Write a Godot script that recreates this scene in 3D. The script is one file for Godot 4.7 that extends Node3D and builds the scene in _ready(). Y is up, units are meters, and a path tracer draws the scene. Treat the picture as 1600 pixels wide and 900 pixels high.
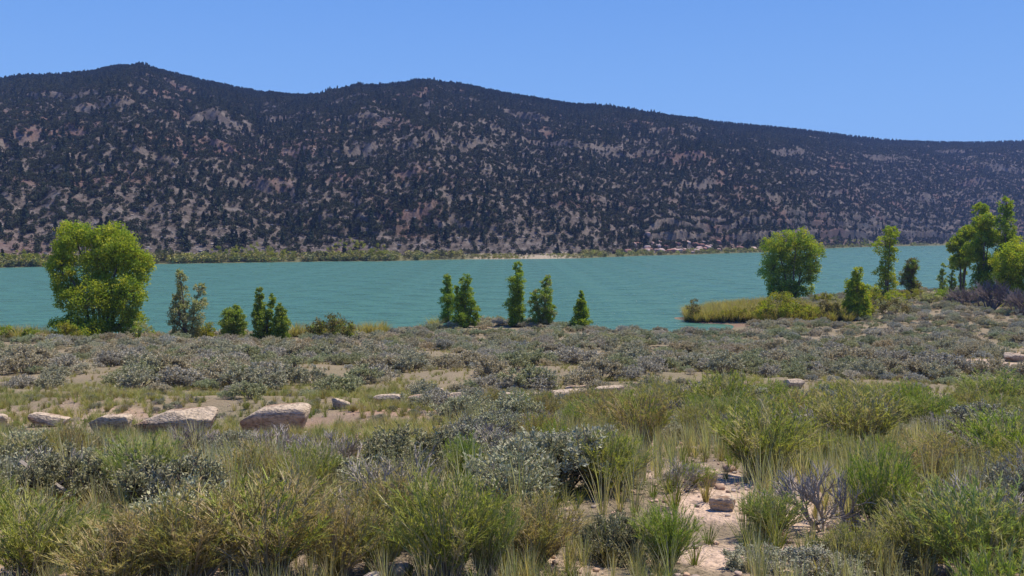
extends Node3D
# A turquoise mountain lake seen from a sagebrush slope: y is up, the camera looks along -z, f = -z is the distance ahead.

const EYE := 12.0          # eye height above the lake
const FOCAL := 1386.0      # focal length in the units of a 1600 x 900 frame
var pitch := -atan(84.0 / FOCAL)
var cam_basis: Basis
var rng := RandomNumberGenerator.new()
var na := FastNoiseLite.new()
var nb := FastNoiseLite.new()
var nr := FastNoiseLite.new()
var counts := {}
var M := {}
var shore := PackedVector2Array()
var all_shrubs := []
var marks := []
var bare: Array[Vector3] = []       # open sandy ground: x, distance ahead, radius

# ------------------------------------------------------------------ mesh collector
class MB:
	var v := PackedVector3Array()
	var c := PackedColorArray()
	func tri(a: Vector3, b: Vector3, d: Vector3, col: Color) -> void:
		v.append(a); v.append(b); v.append(d)
		c.append(col); c.append(col); c.append(col)
	func blade(p: Vector3, dir: Vector3, side: Vector3, l: float, w: float, col: Color) -> void:
		tri(p - side * w, p + side * w, p + dir * l, col)
	func leaf(p: Vector3, dir: Vector3, side: Vector3, l: float, w: float, col: Color) -> void:
		var m := p + dir * (l * 0.45)
		var t := p + dir * l
		tri(p, m + side * w, t, col)
		tri(p, t, m - side * w, col)
	func tube(a: Vector3, b: Vector3, ra: float, rb: float, col: Color, n: int = 3) -> void:
		var d := (b - a).normalized()
		var s := d.cross(Vector3(0.31, 0.2, 0.93)).normalized()
		var u := d.cross(s)
		for i in n:
			var p := s * cos(TAU * i / n) + u * sin(TAU * i / n)
			var q := s * cos(TAU * (i + 1) / n) + u * sin(TAU * (i + 1) / n)
			tri(a + p * ra, b + p * rb, b + q * rb, col)
			tri(a + p * ra, b + q * rb, a + q * ra, col)
	func mesh() -> ArrayMesh:
		var arr := []
		arr.resize(Mesh.ARRAY_MAX)
		arr[Mesh.ARRAY_VERTEX] = v
		arr[Mesh.ARRAY_COLOR] = c
		var m := ArrayMesh.new()
		m.add_surface_from_arrays(Mesh.PRIMITIVE_TRIANGLES, arr)
		return m

# ------------------------------------------------------------------ helpers
func rnd(a: float, b: float) -> float:
	return rng.randf_range(a, b)

func rdir() -> Vector3:
	var z := rnd(-1, 1)
	var a := rnd(0, TAU)
	var r := sqrt(1 - z * z)
	return Vector3(r * cos(a), z, r * sin(a))

func vary(c: Color, amount: float) -> Color:
	var k := 1.0 + rnd(-amount, amount)
	var h := rnd(-amount, amount) * 0.35
	return Color(c.r * k * (1 + h), c.g * k, c.b * k * (1 - h))

func sm(a: float, b: float, x: float) -> float:
	return smoothstep(a, b, x)

func table(t: Array, x: float) -> float:
	if x <= t[0][0]: return t[0][1]
	for i in range(1, t.size()):
		if x < t[i][0]:
			var k: float = (x - t[i - 1][0]) / (t[i][0] - t[i - 1][0])
			return lerpf(t[i - 1][1], t[i][1], k)
	return t[-1][1]

func numbered(called: String) -> String:
	var n: int = counts.get(called, 0)
	counts[called] = n + 1
	return called if n == 0 else "%s_%03d" % [called, n]

func tag(o: Node, label: String, category: String, group := "", kind := "") -> void:
	if label: o.set_meta("label", label)
	if category: o.set_meta("category", category)
	if group: o.set_meta("group", group)
	if kind: o.set_meta("kind", kind)

func thing(called: String, at: Vector3, label: String, category: String, group := "") -> Node3D:
	var o := Node3D.new()
	o.name = numbered(called)
	add_child(o)
	o.position = at
	tag(o, label, category, group)
	return o

func part(called: String, m: Mesh, mat: Material, parent: Node) -> MeshInstance3D:
	var o := MeshInstance3D.new()
	o.mesh = m
	o.name = called
	o.material_override = mat
	parent.add_child(o, true)
	return o

func top_mesh(called: String, m: Mesh, mat: Material) -> MeshInstance3D:
	var o := MeshInstance3D.new()
	o.mesh = m
	o.material_override = mat
	o.name = numbered(called)
	add_child(o)
	return o

func scatter(called: String, m: Mesh, mat: Material, places: Array, tints: Array, label: String, category: String) -> void:
	if places.is_empty(): return
	var mm := MultiMesh.new()
	mm.transform_format = MultiMesh.TRANSFORM_3D
	mm.use_colors = true
	mm.mesh = m
	mm.instance_count = places.size()
	for i in places.size():
		mm.set_instance_transform(i, places[i])
		mm.set_instance_color(i, tints[i])
	var o := MultiMeshInstance3D.new()
	o.multimesh = mm
	o.material_override = mat
	o.name = numbered(called)
	add_child(o)
	tag(o, label, category, "", "stuff")

# ------------------------------------------------------------------ materials
func noise_tex(seed_: int, freq: float, ramp: Array, size := 512, normal := false, bump := 4.0, octaves := 5) -> NoiseTexture2D:
	var n := FastNoiseLite.new()
	n.seed = seed_
	n.frequency = freq
	n.fractal_octaves = octaves
	var t := NoiseTexture2D.new()
	t.width = size
	t.height = size
	t.seamless = true
	t.noise = n
	if normal:
		t.as_normal_map = true
		t.bump_strength = bump
	elif ramp:
		var g := Gradient.new()
		var off := PackedFloat32Array()
		var col := PackedColorArray()
		for r in ramp:
			off.append(r[0])
			col.append(r[1])
		g.offsets = off
		g.colors = col
		t.color_ramp = g
	return t

func grey(x: float) -> Color:
	return Color(x, x, x).linear_to_srgb()

func leaf_mat(back: Color, rough := 0.6) -> StandardMaterial3D:
	var m := StandardMaterial3D.new()
	m.vertex_color_use_as_albedo = true
	m.roughness = rough
	m.metallic_specular = 0.25
	m.cull_mode = BaseMaterial3D.CULL_DISABLED
	if back != Color.BLACK:
		m.backlight_enabled = true
		m.backlight = back
	return m

func make_materials() -> void:
	M.leaf = leaf_mat(Color(0.97, 1.0, 0.7))
	M.leaf.resource_name = "green leaves"
	M.sage = leaf_mat(Color(0.6, 0.62, 0.55), 0.8)
	M.sage.resource_name = "grey leaves"
	M.needle = leaf_mat(Color(0.35, 0.38, 0.3), 0.8)
	M.needle.resource_name = "juniper needles"
	M.wood = leaf_mat(Color.BLACK, 0.9)
	M.wood.resource_name = "weathered wood"
	# bare soil of the near slope
	var g := StandardMaterial3D.new()
	g.resource_name = "sandy soil"
	g.vertex_color_use_as_albedo = true
	g.uv1_triplanar = true
	g.uv1_world_triplanar = true
	g.uv1_scale = Vector3(0.45, 0.45, 0.45)
	g.albedo_texture = noise_tex(3, 0.02, [[0.0, grey(0.5)], [0.4, grey(0.78)], [0.55, grey(0.95)], [1.0, grey(1.0)]], 1024, false, 4, 7)
	g.roughness = 0.95
	g.metallic_specular = 0.2
	g.heightmap_enabled = true
	g.heightmap_texture = noise_tex(4, 0.05, [], 1024, false, 4, 6)
	g.heightmap_scale = 3.0
	M.soil = g
	var h := StandardMaterial3D.new()
	h.resource_name = "stony hillside"
	h.vertex_color_use_as_albedo = true
	h.uv1_triplanar = true
	h.uv1_world_triplanar = true
	h.uv1_scale = Vector3(0.02, 0.02, 0.02)
	h.albedo_texture = noise_tex(5, 0.03, [[0.0, grey(0.35)], [0.42, grey(0.62)], [0.55, grey(0.9)], [1.0, grey(1.0)]], 1024, false, 4, 7)
	h.roughness = 0.95
	h.metallic_specular = 0.2
	h.normal_enabled = true
	h.normal_texture = noise_tex(6, 0.03, [], 1024, true, 6.0, 6)
	M.hill = h
	var r := StandardMaterial3D.new()
	r.resource_name = "sandstone"
	r.vertex_color_use_as_albedo = true
	r.uv1_triplanar = true
	r.uv1_world_triplanar = true
	r.uv1_scale = Vector3(0.8, 1.6, 0.8)
	r.albedo_texture = noise_tex(7, 0.02, [[0.0, grey(0.3)], [0.36, grey(0.6)], [0.5, grey(0.92)], [1.0, grey(1.0)]], 512, false, 4, 6)
	r.roughness = 0.9
	r.metallic_specular = 0.25
	r.heightmap_enabled = true
	r.heightmap_texture = noise_tex(8, 0.04, [], 512, false, 4, 6)
	r.heightmap_scale = 2.6
	M.rock = r
	var w := StandardMaterial3D.new()
	w.resource_name = "silty lake water"
	w.albedo_color = Color(0.055, 0.146, 0.108).linear_to_srgb()
	w.roughness = 1.0
	w.roughness_texture = noise_tex(10, 0.008, [[0.0, Color(0.12, 0.12, 0.12)], [0.4, Color(0.2, 0.2, 0.2)], [0.6, Color(0.42, 0.42, 0.42)], [1.0, Color(0.55, 0.55, 0.55)]], 1024, false, 4, 4)
	w.metallic_specular = 0.3
	w.uv1_triplanar = true
	w.uv1_world_triplanar = true
	w.uv1_scale = Vector3(0.012, 0.03, 0.05)
	w.normal_enabled = true
	w.normal_texture = noise_tex(9, 0.05, [], 1024, true, 8.0, 5)
	w.normal_scale = 0.75
	M.water = w

# ------------------------------------------------------------------ the lie of the land
const DROP := [[-80.0, -1.0], [-10.0, 1.2], [0.0, 1.5], [4.0, 1.56], [9.0, 2.35], [16.0, 3.62], [30.0, 5.3], [60.0, 8.4], [85.0, 10.4], [100.0, 11.2], [140.0, 11.35], [260.0, 11.1]]

func land_in(x: float, f: float) -> float:   # metres inside the shoreline
	var p := Vector2(x, f)
	var best := 1e9
	for i in shore.size():
		var a := shore[i]
		var b := shore[(i + 1) % shore.size()]
		best = minf(best, Geometry2D.get_closest_point_to_segment(p, a, b).distance_to(p))
	return best if Geometry2D.is_point_in_polygon(p, shore) else -best

func near_h(x: float, f: float) -> float:
	var d := (table(DROP, f - 2.0) + table(DROP, f) * 2.0 + table(DROP, f + 2.0)) * 0.25
	var k := sm(2.0, 30.0, f)
	var h := EYE - d + na.get_noise_2d(x * 6.0, f * 6.0) * (0.18 + 0.3 * k) + na.get_noise_2d(x * 40.0 + 90.0, f * 40.0) * 0.07
	if f > 75.0:
		var s := land_in(x, f) + na.get_noise_2d(x * 12.0, f * 12.0 + 400.0) * 1.6
		h = minf(h, 0.02 + 0.11 * s)
	return maxf(h, -3.0)

func ray(px: float, py: float) -> Vector3:
	return cam_basis * Vector3((px - 800.0) / FOCAL, -(py - 450.0) / FOCAL, -1.0)

func open_ground(x: float, f: float) -> bool:
	for s in bare:
		if Vector2(x, f).distance_to(Vector2(s.x, s.y)) < s.z * (1.25 if s.z > 2.0 else 0.9): return true
	return false

func spot(px: float, py: float) -> Vector3:      # where the line of sight meets the near ground
	var d := ray(px, py)
	d /= -d.z
	var f := 1.5
	while f < 230.0:
		if EYE + d.y * f < near_h(d.x * f, f): break
		f += 0.02 + f * 0.004
	return Vector3(d.x * f, near_h(d.x * f, f), -f)

func on_ground(px: float, f: float) -> Vector3:
	var x := (px - 800.0) / FOCAL * f
	return Vector3(x, near_h(x, f), -f)

const FAR_SHORE := [[-1.2, 210.0], [-0.9, 240.0], [-0.577, 318.0], [-0.5, 330.0], [-0.36, 362.0], [-0.22, 392.0], [-0.14, 400.0], [0.07, 445.0], [0.2, 520.0], [0.29, 600.0], [0.36, 760.0], [0.42, 880.0], [0.5, 960.0], [0.7, 1010.0], [1.2, 1000.0]]
const RIDGE := [[-300, 150], [-100, 136], [0, 129], [60, 123], [120, 119], [160, 113], [185, 103], [203, 99], [225, 105], [260, 111], [300, 121], [360, 135], [430, 147], [500, 151], [560, 141], [620, 133], [670, 128], [720, 132], [780, 143], [850, 157], [950, 168], [1050, 181], [1150, 192], [1250, 200], [1330, 210], [1400, 217], [1500, 219], [1600, 217], [1800, 208], [2100, 215]]

var shore_line := PackedFloat32Array()
var ridge_line := PackedFloat32Array()

func survey() -> void:
	for i in 6001:
		var u := -1.5 + i * 0.0005
		shore_line.append(table(FAR_SHORE, u) + nb.get_noise_1d(u * 900.0) * 10.0)
		ridge_line.append(ridge_at(u))

func looked_up(t: PackedFloat32Array, u: float) -> float:
	var k := clampf((u + 1.5) / 0.0005, 0.0, 5999.0)
	var i := int(k)
	return lerpf(t[i], t[i + 1], k - i)

func ridge_rise(u: float) -> float:
	return looked_up(ridge_line, u)

func ridge_at(u: float) -> float:
	var p := u * FOCAL + 800.0
	var y := 0.0
	for k in 5: y += table(RIDGE, p + (k - 2) * 16.0) * 0.2
	return (366.0 - y - 9.0) / FOCAL

func f_near(u: float) -> float:
	return looked_up(shore_line, u)

func hill_depth(u: float) -> float:
	return 880.0 - 120.0 * sm(0.1, 0.6, u)

func cliff_step(u: float, o: float) -> Vector2:      # (height gained by the ledges so far, height of all of them)
	var s := Vector2.ZERO
	# the long dark cliff over the far end of the lake: ledges with talus between
	var m := 0.0
	var o1 := 0.0
	for k in 3:
		m = sm(0.1, 0.2, u) * (1.0 - sm(0.56, 0.66, u)) * clampf(0.95 + nr.get_noise_2d(u * 1100.0, k * 60.0) * 0.8, 0.35, 1.2)
		o1 = 46.0 + k * 17.0 + nr.get_noise_2d(u * 900.0, k * 40.0 + 9.0) * 12.0 + na.get_noise_2d(u * 3600.0, k * 55.0) * 3.0 + nb.get_noise_2d(u * 16000.0, o * 8.0 + k * 70.0) * 2.2
		s += Vector2(sm(o1, o1 + 1.8, o), 1.0) * [6.5, 5.0, 3.5][k] * m
	# low ledges on the middle slope
	for k in 2:
		m = sm(-0.27, -0.2, u) * (1.0 - sm(-0.03, 0.02, u)) * clampf(0.6 + nr.get_noise_2d(u * 1900.0, 300.0 + k * 50.0) * 1.5, 0.0, 1.2)
		o1 = 66.0 + k * 16.0 + nr.get_noise_2d(u * 1400.0, 300.0 + k * 90.0) * 12.0 + na.get_noise_2d(u * 4200.0, 80.0 + k * 55.0) * 6.0
		s += Vector2(sm(o1, o1 + 1.6, o), 1.0) * 5.0 * m
	for k in 5:
		m = clampf(nr.get_noise_2d(u * 900.0, k * 77.0) * 2.4, 0.0, 1.0)
		o1 = 170.0 + k * 95.0 + nb.get_noise_2d(u * 900.0, k * 31.0) * 40.0
		s += Vector2(sm(o1, o1 + 7.0, o), 1.0) * 8.0 * m
	return s

func hill_h(x: float, f: float) -> float:
	var u := x / f
	var f0 := f_near(u)
	var o := f - f0
	if o < 0.0: return maxf(-4.0, o * 0.12)
	var depth := hill_depth(u)
	var top := ridge_rise(u) * (f0 + depth) + EYE
	var strip := minf(o, 26.0) * 0.07 + nb.get_noise_2d(x * 3.0, f * 3.0) * 0.5 * sm(0, 10, o)
	var t := maxf(0.0, o - 26.0) / (depth - 26.0)
	if t <= 0.0: return strip
	if t > 1.0: return top - (t - 1.0) * 260.0 + nb.get_noise_2d(x, f) * 4.0
	var st := cliff_step(u, o)
	var g := 0.62 * t + 0.38 * sin(t * PI * 0.5)
	var w := sm(0.0, 0.12, t) * (1.0 - sm(0.72, 1.0, t))
	var rough := nb.get_noise_2d(u * 420.0, f * 0.12) * 12.0 * w + na.get_noise_2d(u * 1500.0, f * 0.6) * 4.5 * w
	rough += nb.get_noise_2d(x * 3.5, f * 3.5) * 3.0 * sm(0.0, 0.05, t) * (1.0 - 0.7 * sm(0.85, 1.0, t))
	return strip + st.x + (top - strip - st.y) * g + rough

func grid_mesh(cols: int, rows: int, at: Callable, tint: Callable) -> ArrayMesh:
	var v := PackedVector3Array()
	var c := PackedColorArray()
	var ix := PackedInt32Array()
	for j in rows:
		for i in cols:
			var p: Vector3 = at.call(i, j)
			v.append(p)
	var n := PackedVector3Array()
	n.resize(v.size())
	for j in rows:
		for i in cols:
			var k := j * cols + i
			var a := v[j * cols + mini(i + 1, cols - 1)] - v[j * cols + maxi(i - 1, 0)]
			var b := v[mini(j + 1, rows - 1) * cols + i] - v[maxi(j - 1, 0) * cols + i]
			n[k] = a.cross(b).normalized()
			if n[k].y < 0: n[k] = -n[k]
			c.append(tint.call(v[k], n[k]))
	for j in rows - 1:
		for i in cols - 1:
			var k := j * cols + i
			ix.append(k); ix.append(k + cols); ix.append(k + 1)
			ix.append(k + 1); ix.append(k + cols); ix.append(k + cols + 1)
	var arr := []
	arr.resize(Mesh.ARRAY_MAX)
	arr[Mesh.ARRAY_VERTEX] = v
	arr[Mesh.ARRAY_NORMAL] = n
	arr[Mesh.ARRAY_COLOR] = c
	arr[Mesh.ARRAY_INDEX] = ix
	var m := ArrayMesh.new()
	m.add_surface_from_arrays(Mesh.PRIMITIVE_TRIANGLES, arr)
	return m

func near_tint(p: Vector3, _n: Vector3) -> Color:
	var sand := Color(0.46, 0.345, 0.26)
	var red := Color(0.38, 0.235, 0.17)
	var litter := Color(0.25, 0.2, 0.145)
	var k := sm(-0.25, 0.3, na.get_noise_2d(p.x * 14.0 + 33.0, p.z * 14.0))
	var c := litter.lerp(sand, k)
	c = c.lerp(red, sm(0.05, 0.4, na.get_noise_2d(p.x * 9.0, p.z * 9.0 + 71.0)) * 0.7)
	# dry litter under the sage and grass, broken by bare sand
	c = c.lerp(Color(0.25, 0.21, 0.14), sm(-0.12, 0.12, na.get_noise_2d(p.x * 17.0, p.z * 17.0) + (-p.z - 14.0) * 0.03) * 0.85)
	for s in bare:
		var d := Vector2(p.x, -p.z).distance_to(Vector2(s.x, s.y)) / s.z
		c = c.lerp(Color(0.56, 0.42, 0.325), sm(-0.2, 0.2, 0.75 - d + na.get_noise_2d(p.x * 30.0, p.z * 30.0) * 1.2))
	var mud := 0.22 - p.y + na.get_noise_2d(p.x * 12.0, p.z * 12.0) * 0.5
	c = c.lerp(Color(0.24, 0.165, 0.125), sm(-0.05, 0.08, mud))
	return c

func hill_tint(p: Vector3, _n: Vector3) -> Color:
	var f := -p.z
	var u := p.x / f
	var c := Color(0.1, 0.084, 0.074)
	var pale := Color(0.18, 0.157, 0.142)
	var red := Color(0.17, 0.1, 0.083)
	var k := nb.get_noise_2d(p.x * 14.0, f * 11.0)
	c = c.lerp(pale, sm(-0.05, 0.4, k))
	c = c.lerp(red, sm(0.12, 0.4, nb.get_noise_2d(p.x * 0.9 + 500.0, f * 0.9)) * 0.6)
	# beds of rock, paler and browner by turns
	var band := nr.get_noise_2d(p.y * 13.0 + nb.get_noise_1d(p.x * 1.5) * 25.0, u * 260.0)
	c = c.lerp(Color(0.17, 0.142, 0.126), sm(0.08, 0.3, band) * 0.6)
	if p.y < 3.0:
		var s := Color(0.16, 0.155, 0.075)
		s = s.lerp(Color(0.4, 0.34, 0.25), sm(-0.06, -0.03, u) * (1.0 - sm(0.05, 0.09, u)))
		c = c.lerp(s, sm(-0.4, 0.4, nb.get_noise_2d(p.x * 9.0, f * 9.0) + 2.2 - p.y))
	return c

func build_land() -> void:
	var frows := []
	var f := -60.0
	while f < 250.0:
		frows.append(f)
		f += 4.0 if f < -6.0 else (0.12 + absf(f - 1.0) * 0.018 if f < 70.0 else 1.2)
	var cols := 260
	var at := func(i: int, j: int) -> Vector3:
		var ff: float = frows[j]
		var u := (i / float(cols - 1)) * 2.0 - 1.0
		var half := maxf(ff, 0.0) * 0.85 + 9.0 + (40.0 if ff < -6.0 else maxf(0.0, 40.0 - absf(ff + 6.0) * 0.0) * 0.0)
		var x := u * half
		return Vector3(x, near_h(x, ff), -ff)
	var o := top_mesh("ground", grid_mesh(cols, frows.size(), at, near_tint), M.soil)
	tag(o, "", "", "", "structure")
	# the hill across the lake
	var offs := []
	var d := -40.0
	while d < 1180.0:
		offs.append(d)
		d += 8.0 if d < -4.0 else (2.2 if d < 30.0 else 1.2 if d < 112.0 else (5.0 if d < 900.0 else 30.0))
	var hc := 470
	var hat := func(i: int, j: int) -> Vector3:
		var u := (i / float(hc - 1)) * 1.9 - 0.95
		var ff: float = f_near(u) + offs[j]
		return Vector3(u * ff, hill_h(u * ff, ff), -ff)
	o = top_mesh("hillside", grid_mesh(hc, offs.size(), hat, hill_tint), M.hill)
	tag(o, "", "", "", "structure")
	# lake
	var pm := PlaneMesh.new()
	pm.size = Vector2(3600, 1500)
	o = top_mesh("lake_water", pm, M.water)
	o.position = Vector3(0, 0, -60.0 - 750.0)
	tag(o, "", "", "", "structure")
	var bed := PlaneMesh.new()
	bed.size = Vector2(9000, 9000)
	o = top_mesh("terrain", bed, M.hill)
	o.position = Vector3(0, -5.0, -1500.0)
	tag(o, "", "", "", "structure")

# ------------------------------------------------------------------ plants
func rabbitbrush(stems_n: int, green: Array, twig: Color, tall := 1.0) -> Array:
	var st := MB.new()
	var lf := MB.new()
	for i in stems_n:
		var az := rnd(0, TAU)
		var lean := sqrt(rng.randf()) * 1.0
		var base := Vector3(cos(az), 0, sin(az)) * rnd(0.0, 0.09)
		var reach := sin(lean) * 0.56
		var tip := Vector3(cos(az) * reach, (0.5 + 0.5 * cos(lean * 1.15)) * rnd(0.72, 1.03) * tall, sin(az) * reach) + Vector3(rnd(-0.05, 0.05), 0, rnd(-0.05, 0.05))
		var col: Color = green[rng.randi() % green.size()]
		var pts := []
		for k in 5:
			var t := k / 4.0
			var p := base.lerp(tip, t)
			p.y = tip.y * pow(t, 0.82)
			pts.append(p + Vector3(rnd(-0.012, 0.012), 0, rnd(-0.012, 0.012)) * t)
		for k in 4:
			st.tube(pts[k], pts[k + 1], 0.008 - 0.0015 * k, 0.0065 - 0.0015 * k, vary(twig.lerp(col, k / 3.0 * 0.7), 0.15))
		for b in 8:
			var t := rnd(0.14, 0.98)
			var k := mini(3, int(t * 4))
			var p: Vector3 = pts[k].lerp(pts[k + 1], t * 4 - k)
			var along: Vector3 = (pts[k + 1] - pts[k]).normalized()
			var dir := (along + rdir() * 0.55 + Vector3.UP * 0.15).normalized()
			var l := rnd(0.08, 0.2)
			var q := p + dir * l
			st.tube(p, q, 0.004, 0.002, vary(col, 0.15))
			for m in 9:
				var pp := p.lerp(q, rnd(0.15, 1.0))
				var ld := (dir + rdir() * 0.6).normalized()
				lf.blade(pp, ld, ld.cross(rdir()).normalized(), rnd(0.04, 0.08), rnd(0.0035, 0.0055), vary(col, 0.22))
	return [st.mesh(), lf.mesh()]

func twiggy(st: MB, lf: MB, p: Vector3, dir: Vector3, l: float, r: float, level: int, most: int, bark: Color, leafs: Array, per_tip: int, leaf_l: float, spread: float, kids: int) -> void:
	var mid := p + (dir + rdir() * 0.18).normalized() * l * 0.5
	var q := mid + (dir + rdir() * 0.22 + Vector3.UP * 0.12).normalized() * l * 0.5
	st.tube(p, mid, r, r * 0.85, vary(bark, 0.15))
	st.tube(mid, q, r * 0.85, r * 0.65, vary(bark, 0.15))
	if level == most - 1 and per_tip > 0:
		for i in per_tip:
			var ld := (dir * 0.4 + rdir() * 1.1).normalized()
			var col: Color = leafs[rng.randi() % leafs.size()]
			lf.leaf(p.lerp(q, rnd(0.1, 1.0)) + rdir() * 0.05, ld, ld.cross(rdir()).normalized(), leaf_l * rnd(0.6, 1.2), leaf_l * 0.2, vary(col, 0.2))
	if level >= most:
		for i in per_tip:
			var ld := (dir + rdir() * 1.1 + Vector3.UP * 0.3).normalized()
			var col: Color = leafs[rng.randi() % leafs.size()]
			lf.leaf(mid.lerp(q, rnd(-0.6, 1.15)), ld, ld.cross(rdir()).normalized(), leaf_l * rnd(0.6, 1.2), leaf_l * 0.2, vary(col, 0.2))
		return
	for i in kids:
		var nd := (dir + rdir() * spread + Vector3.UP * 0.12).normalized()
		twiggy(st, lf, mid.lerp(q, rnd(0.2, 1.0)), nd, l * rnd(0.55, 0.85), r * 0.6, level + 1, most, bark, leafs, per_tip, leaf_l, spread, kids)

func sagebrush(stems: int, kids: int, most: int, per_tip: int, leaf_l: float, leafs: Array, bark: Color) -> Array:
	var st := MB.new()
	var lf := MB.new()
	for i in stems:
		var az := TAU * i / stems + rnd(-0.4, 0.4)
		var lean := rnd(0.15, 1.25)
		var dir := Vector3(cos(az) * sin(lean), cos(lean), sin(az) * sin(lean))
		twiggy(st, lf, Vector3(cos(az), 0, sin(az)) * 0.05 - Vector3(0, 0.03, 0), dir, rnd(0.3, 0.42), 0.022, 1, most, bark, leafs, per_tip, leaf_l, 0.62, kids)
	return [st.mesh(), lf.mesh() if lf.v.size() else null]

func grass_tuft(n: int, cols: Array) -> ArrayMesh:
	var g := MB.new()
	for i in n:
		var az := rnd(0, TAU)
		var lean := rnd(0.05, 0.75)
		var d := Vector3(cos(az) * sin(lean), cos(lean), sin(az) * sin(lean))
		var s := Vector3(-sin(az), 0, cos(az))
		var p := Vector3(cos(az), 0, sin(az)) * rnd(0, 0.1)
		var l := rnd(0.45, 1.0)
		var m := p + d * l * 0.55
		var e := m + (d + Vector3(cos(az), -0.25, sin(az)) * rnd(0.1, 0.5)).normalized() * l * 0.45
		var col: Color = vary(cols[rng.randi() % cols.size()], 0.2)
		var w := rnd(0.006, 0.011)
		g.tri(p - s * w, p + s * w, m + s * w * 0.8, col)
		g.tri(p - s * w, m + s * w * 0.8, m - s * w * 0.8, col)
		g.tri(m - s * w * 0.8, m + s * w * 0.8, e, col)
	return g.mesh()

func juniper(tris: int, conical: bool) -> ArrayMesh:
	var g := MB.new()
	g.tube(Vector3(0, -0.06, 0), Vector3(0, 0.55, 0), 0.05, 0.03, Color(1.5, 1.25, 1.1), 4)
	for i in tris:
		var d := rdir()
		var p: Vector3
		if conical:
			var t := pow(rng.randf(), 0.8)
			p = Vector3(d.x, 0, d.z).normalized() * (1.0 - t) * 0.3 * rnd(0.4, 1.0) + Vector3(0, 0.12 + t * 0.88, 0)
		else:
			var r := pow(rng.randf(), 0.4)
			var lump := 1.0 + 0.35 * na.get_noise_3d(d.x * 60.0, d.y * 60.0, d.z * 60.0)
			p = Vector3(d.x * 0.47, 0.53 + d.y * 0.45, d.z * 0.47) * Vector3(r * lump, 1, r * lump)
			p.y = 0.53 + d.y * 0.45 * r * lump
		var ld := (d + rdir()).normalized()
		var s := ld.cross(rdir()).normalized()
		g.leaf(p - ld * 0.08, ld, s, rnd(0.12, 0.24), rnd(0.05, 0.09), vary(Color(1, 1, 1), 0.2))
	return g.mesh()

# lobes: [x, y, rx, ry] in shares of the width and the height
func make_tree(called: String, at: Vector3, w: float, h: float, lobes: Array, leafs: Array, bark: Color, leaf_l: float, n_leaves: int, label: String, group: String, bare := 0.08, airy := 0.0, category := "tree") -> void:
	var st := MB.new()
	var lf := MB.new()
	var o := thing(called, at, label, category, group)
	var total := 0.0
	for L in lobes: total += L[2] * w * L[3] * h
	var stems := maxi(1, mini(5, lobes.size() / 3))
	for L in lobes:
		var rz: float = L[2] * w * rnd(0.9, 1.2)
		var c := Vector3(L[0] * w, L[1] * h, rnd(-0.22, 0.22) * w * clampf(1.0 - absf(L[0]) * 1.4, 0.2, 1.0))
		var rad := Vector3(L[2] * w, L[3] * h, rz)
		# a limb from the ground to the lobe
		var foot := Vector3(L[0] * w * 0.18, -0.15, c.z * 0.15)
		var knee := foot.lerp(c, 0.5) + Vector3(-L[0] * w * 0.12, h * 0.04, 0)
		var r0 := h * 0.012 + 0.02
		st.tube(foot, knee, r0, r0 * 0.7, bark, 5)
		st.tube(knee, c, r0 * 0.7, r0 * 0.35, bark, 4)
		var mine := int(n_leaves * L[2] * w * L[3] * h / total)
		var per := 34
		var clumps := maxi(3, mine / per)
		var cr := clampf(minf(rad.x, rad.y) * 0.32, 0.16, 0.75)
		for k in clumps:
			var d := rdir()
			var r := pow(rng.randf(), 0.38)
			var lump := 1.0 + 0.4 * na.get_noise_3d(d.x * 50.0 + L[0] * 90.0, d.y * 50.0, d.z * 50.0 + L[1] * 90.0)
			var p := c + Vector3(d.x * rad.x, d.y * rad.y, d.z * rad.z) * r * lump
			if p.y < 0.15: p.y = rnd(0.15, 0.6)
			if rng.randf() < 0.3:
				st.tube(c.lerp(p, 0.1), p, r0 * 0.3, r0 * 0.1, bark, 3)
			if rng.randf() < airy: continue
			var base: Color = vary(leafs[rng.randi() % leafs.size()], 0.14)
			var out := (p - c).normalized() if p.distance_to(c) > 0.01 else Vector3.UP
			for q in per:
				var dd := rdir() * pow(rng.randf(), 0.5)
				var lp := p + Vector3(dd.x, dd.y * 0.85, dd.z) * cr
				var ld := (rdir() + out * 0.35 + Vector3.DOWN * 0.25).normalized()
				var s := ld.cross(rdir()).normalized()
				lf.leaf(lp, ld, s, leaf_l * rnd(0.7, 1.25), leaf_l * 0.33, vary(base, 0.14))
	part("trunk", st.mesh(), M.wood, o)
	part("crown", lf.mesh(), M.leaf, o)

func column(parts: Array, n: int) -> Array:     # slim upright stems: [x, top, half width]
	var out := []
	for s in parts:
		for k in n:
			var t := (k + 0.5) / n
			var width: float = s[2] * (0.8 + 0.25 * sin(t * PI)) * (1.0 - 0.38 * t * t * t) * rnd(1.05, 1.45)
			out.append([clampf(s[0] + rnd(-0.09, 0.09), -0.3, 0.3), (0.04 + 0.94 * t) * s[1], width, 0.75 / n * s[1]])
	return out

# a tree set down by the bearing and the foot of the one in the photograph
func shore_tree(called: String, x0: float, x1: float, top: float, foot: float, lobes: Array, leafs: Array, leaf_l: float, n: int, label: String, group: String, airy := 0.0, category := "tree") -> void:
	var at := spot((x0 + x1) * 0.5, foot)
	var s := -at.z / FOCAL
	make_tree(called, at, (x1 - x0) * s, (foot - top) * s, lobes, leafs, Color(0.13, 0.105, 0.085), leaf_l, n, label, group, 0.08, airy, category)

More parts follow.
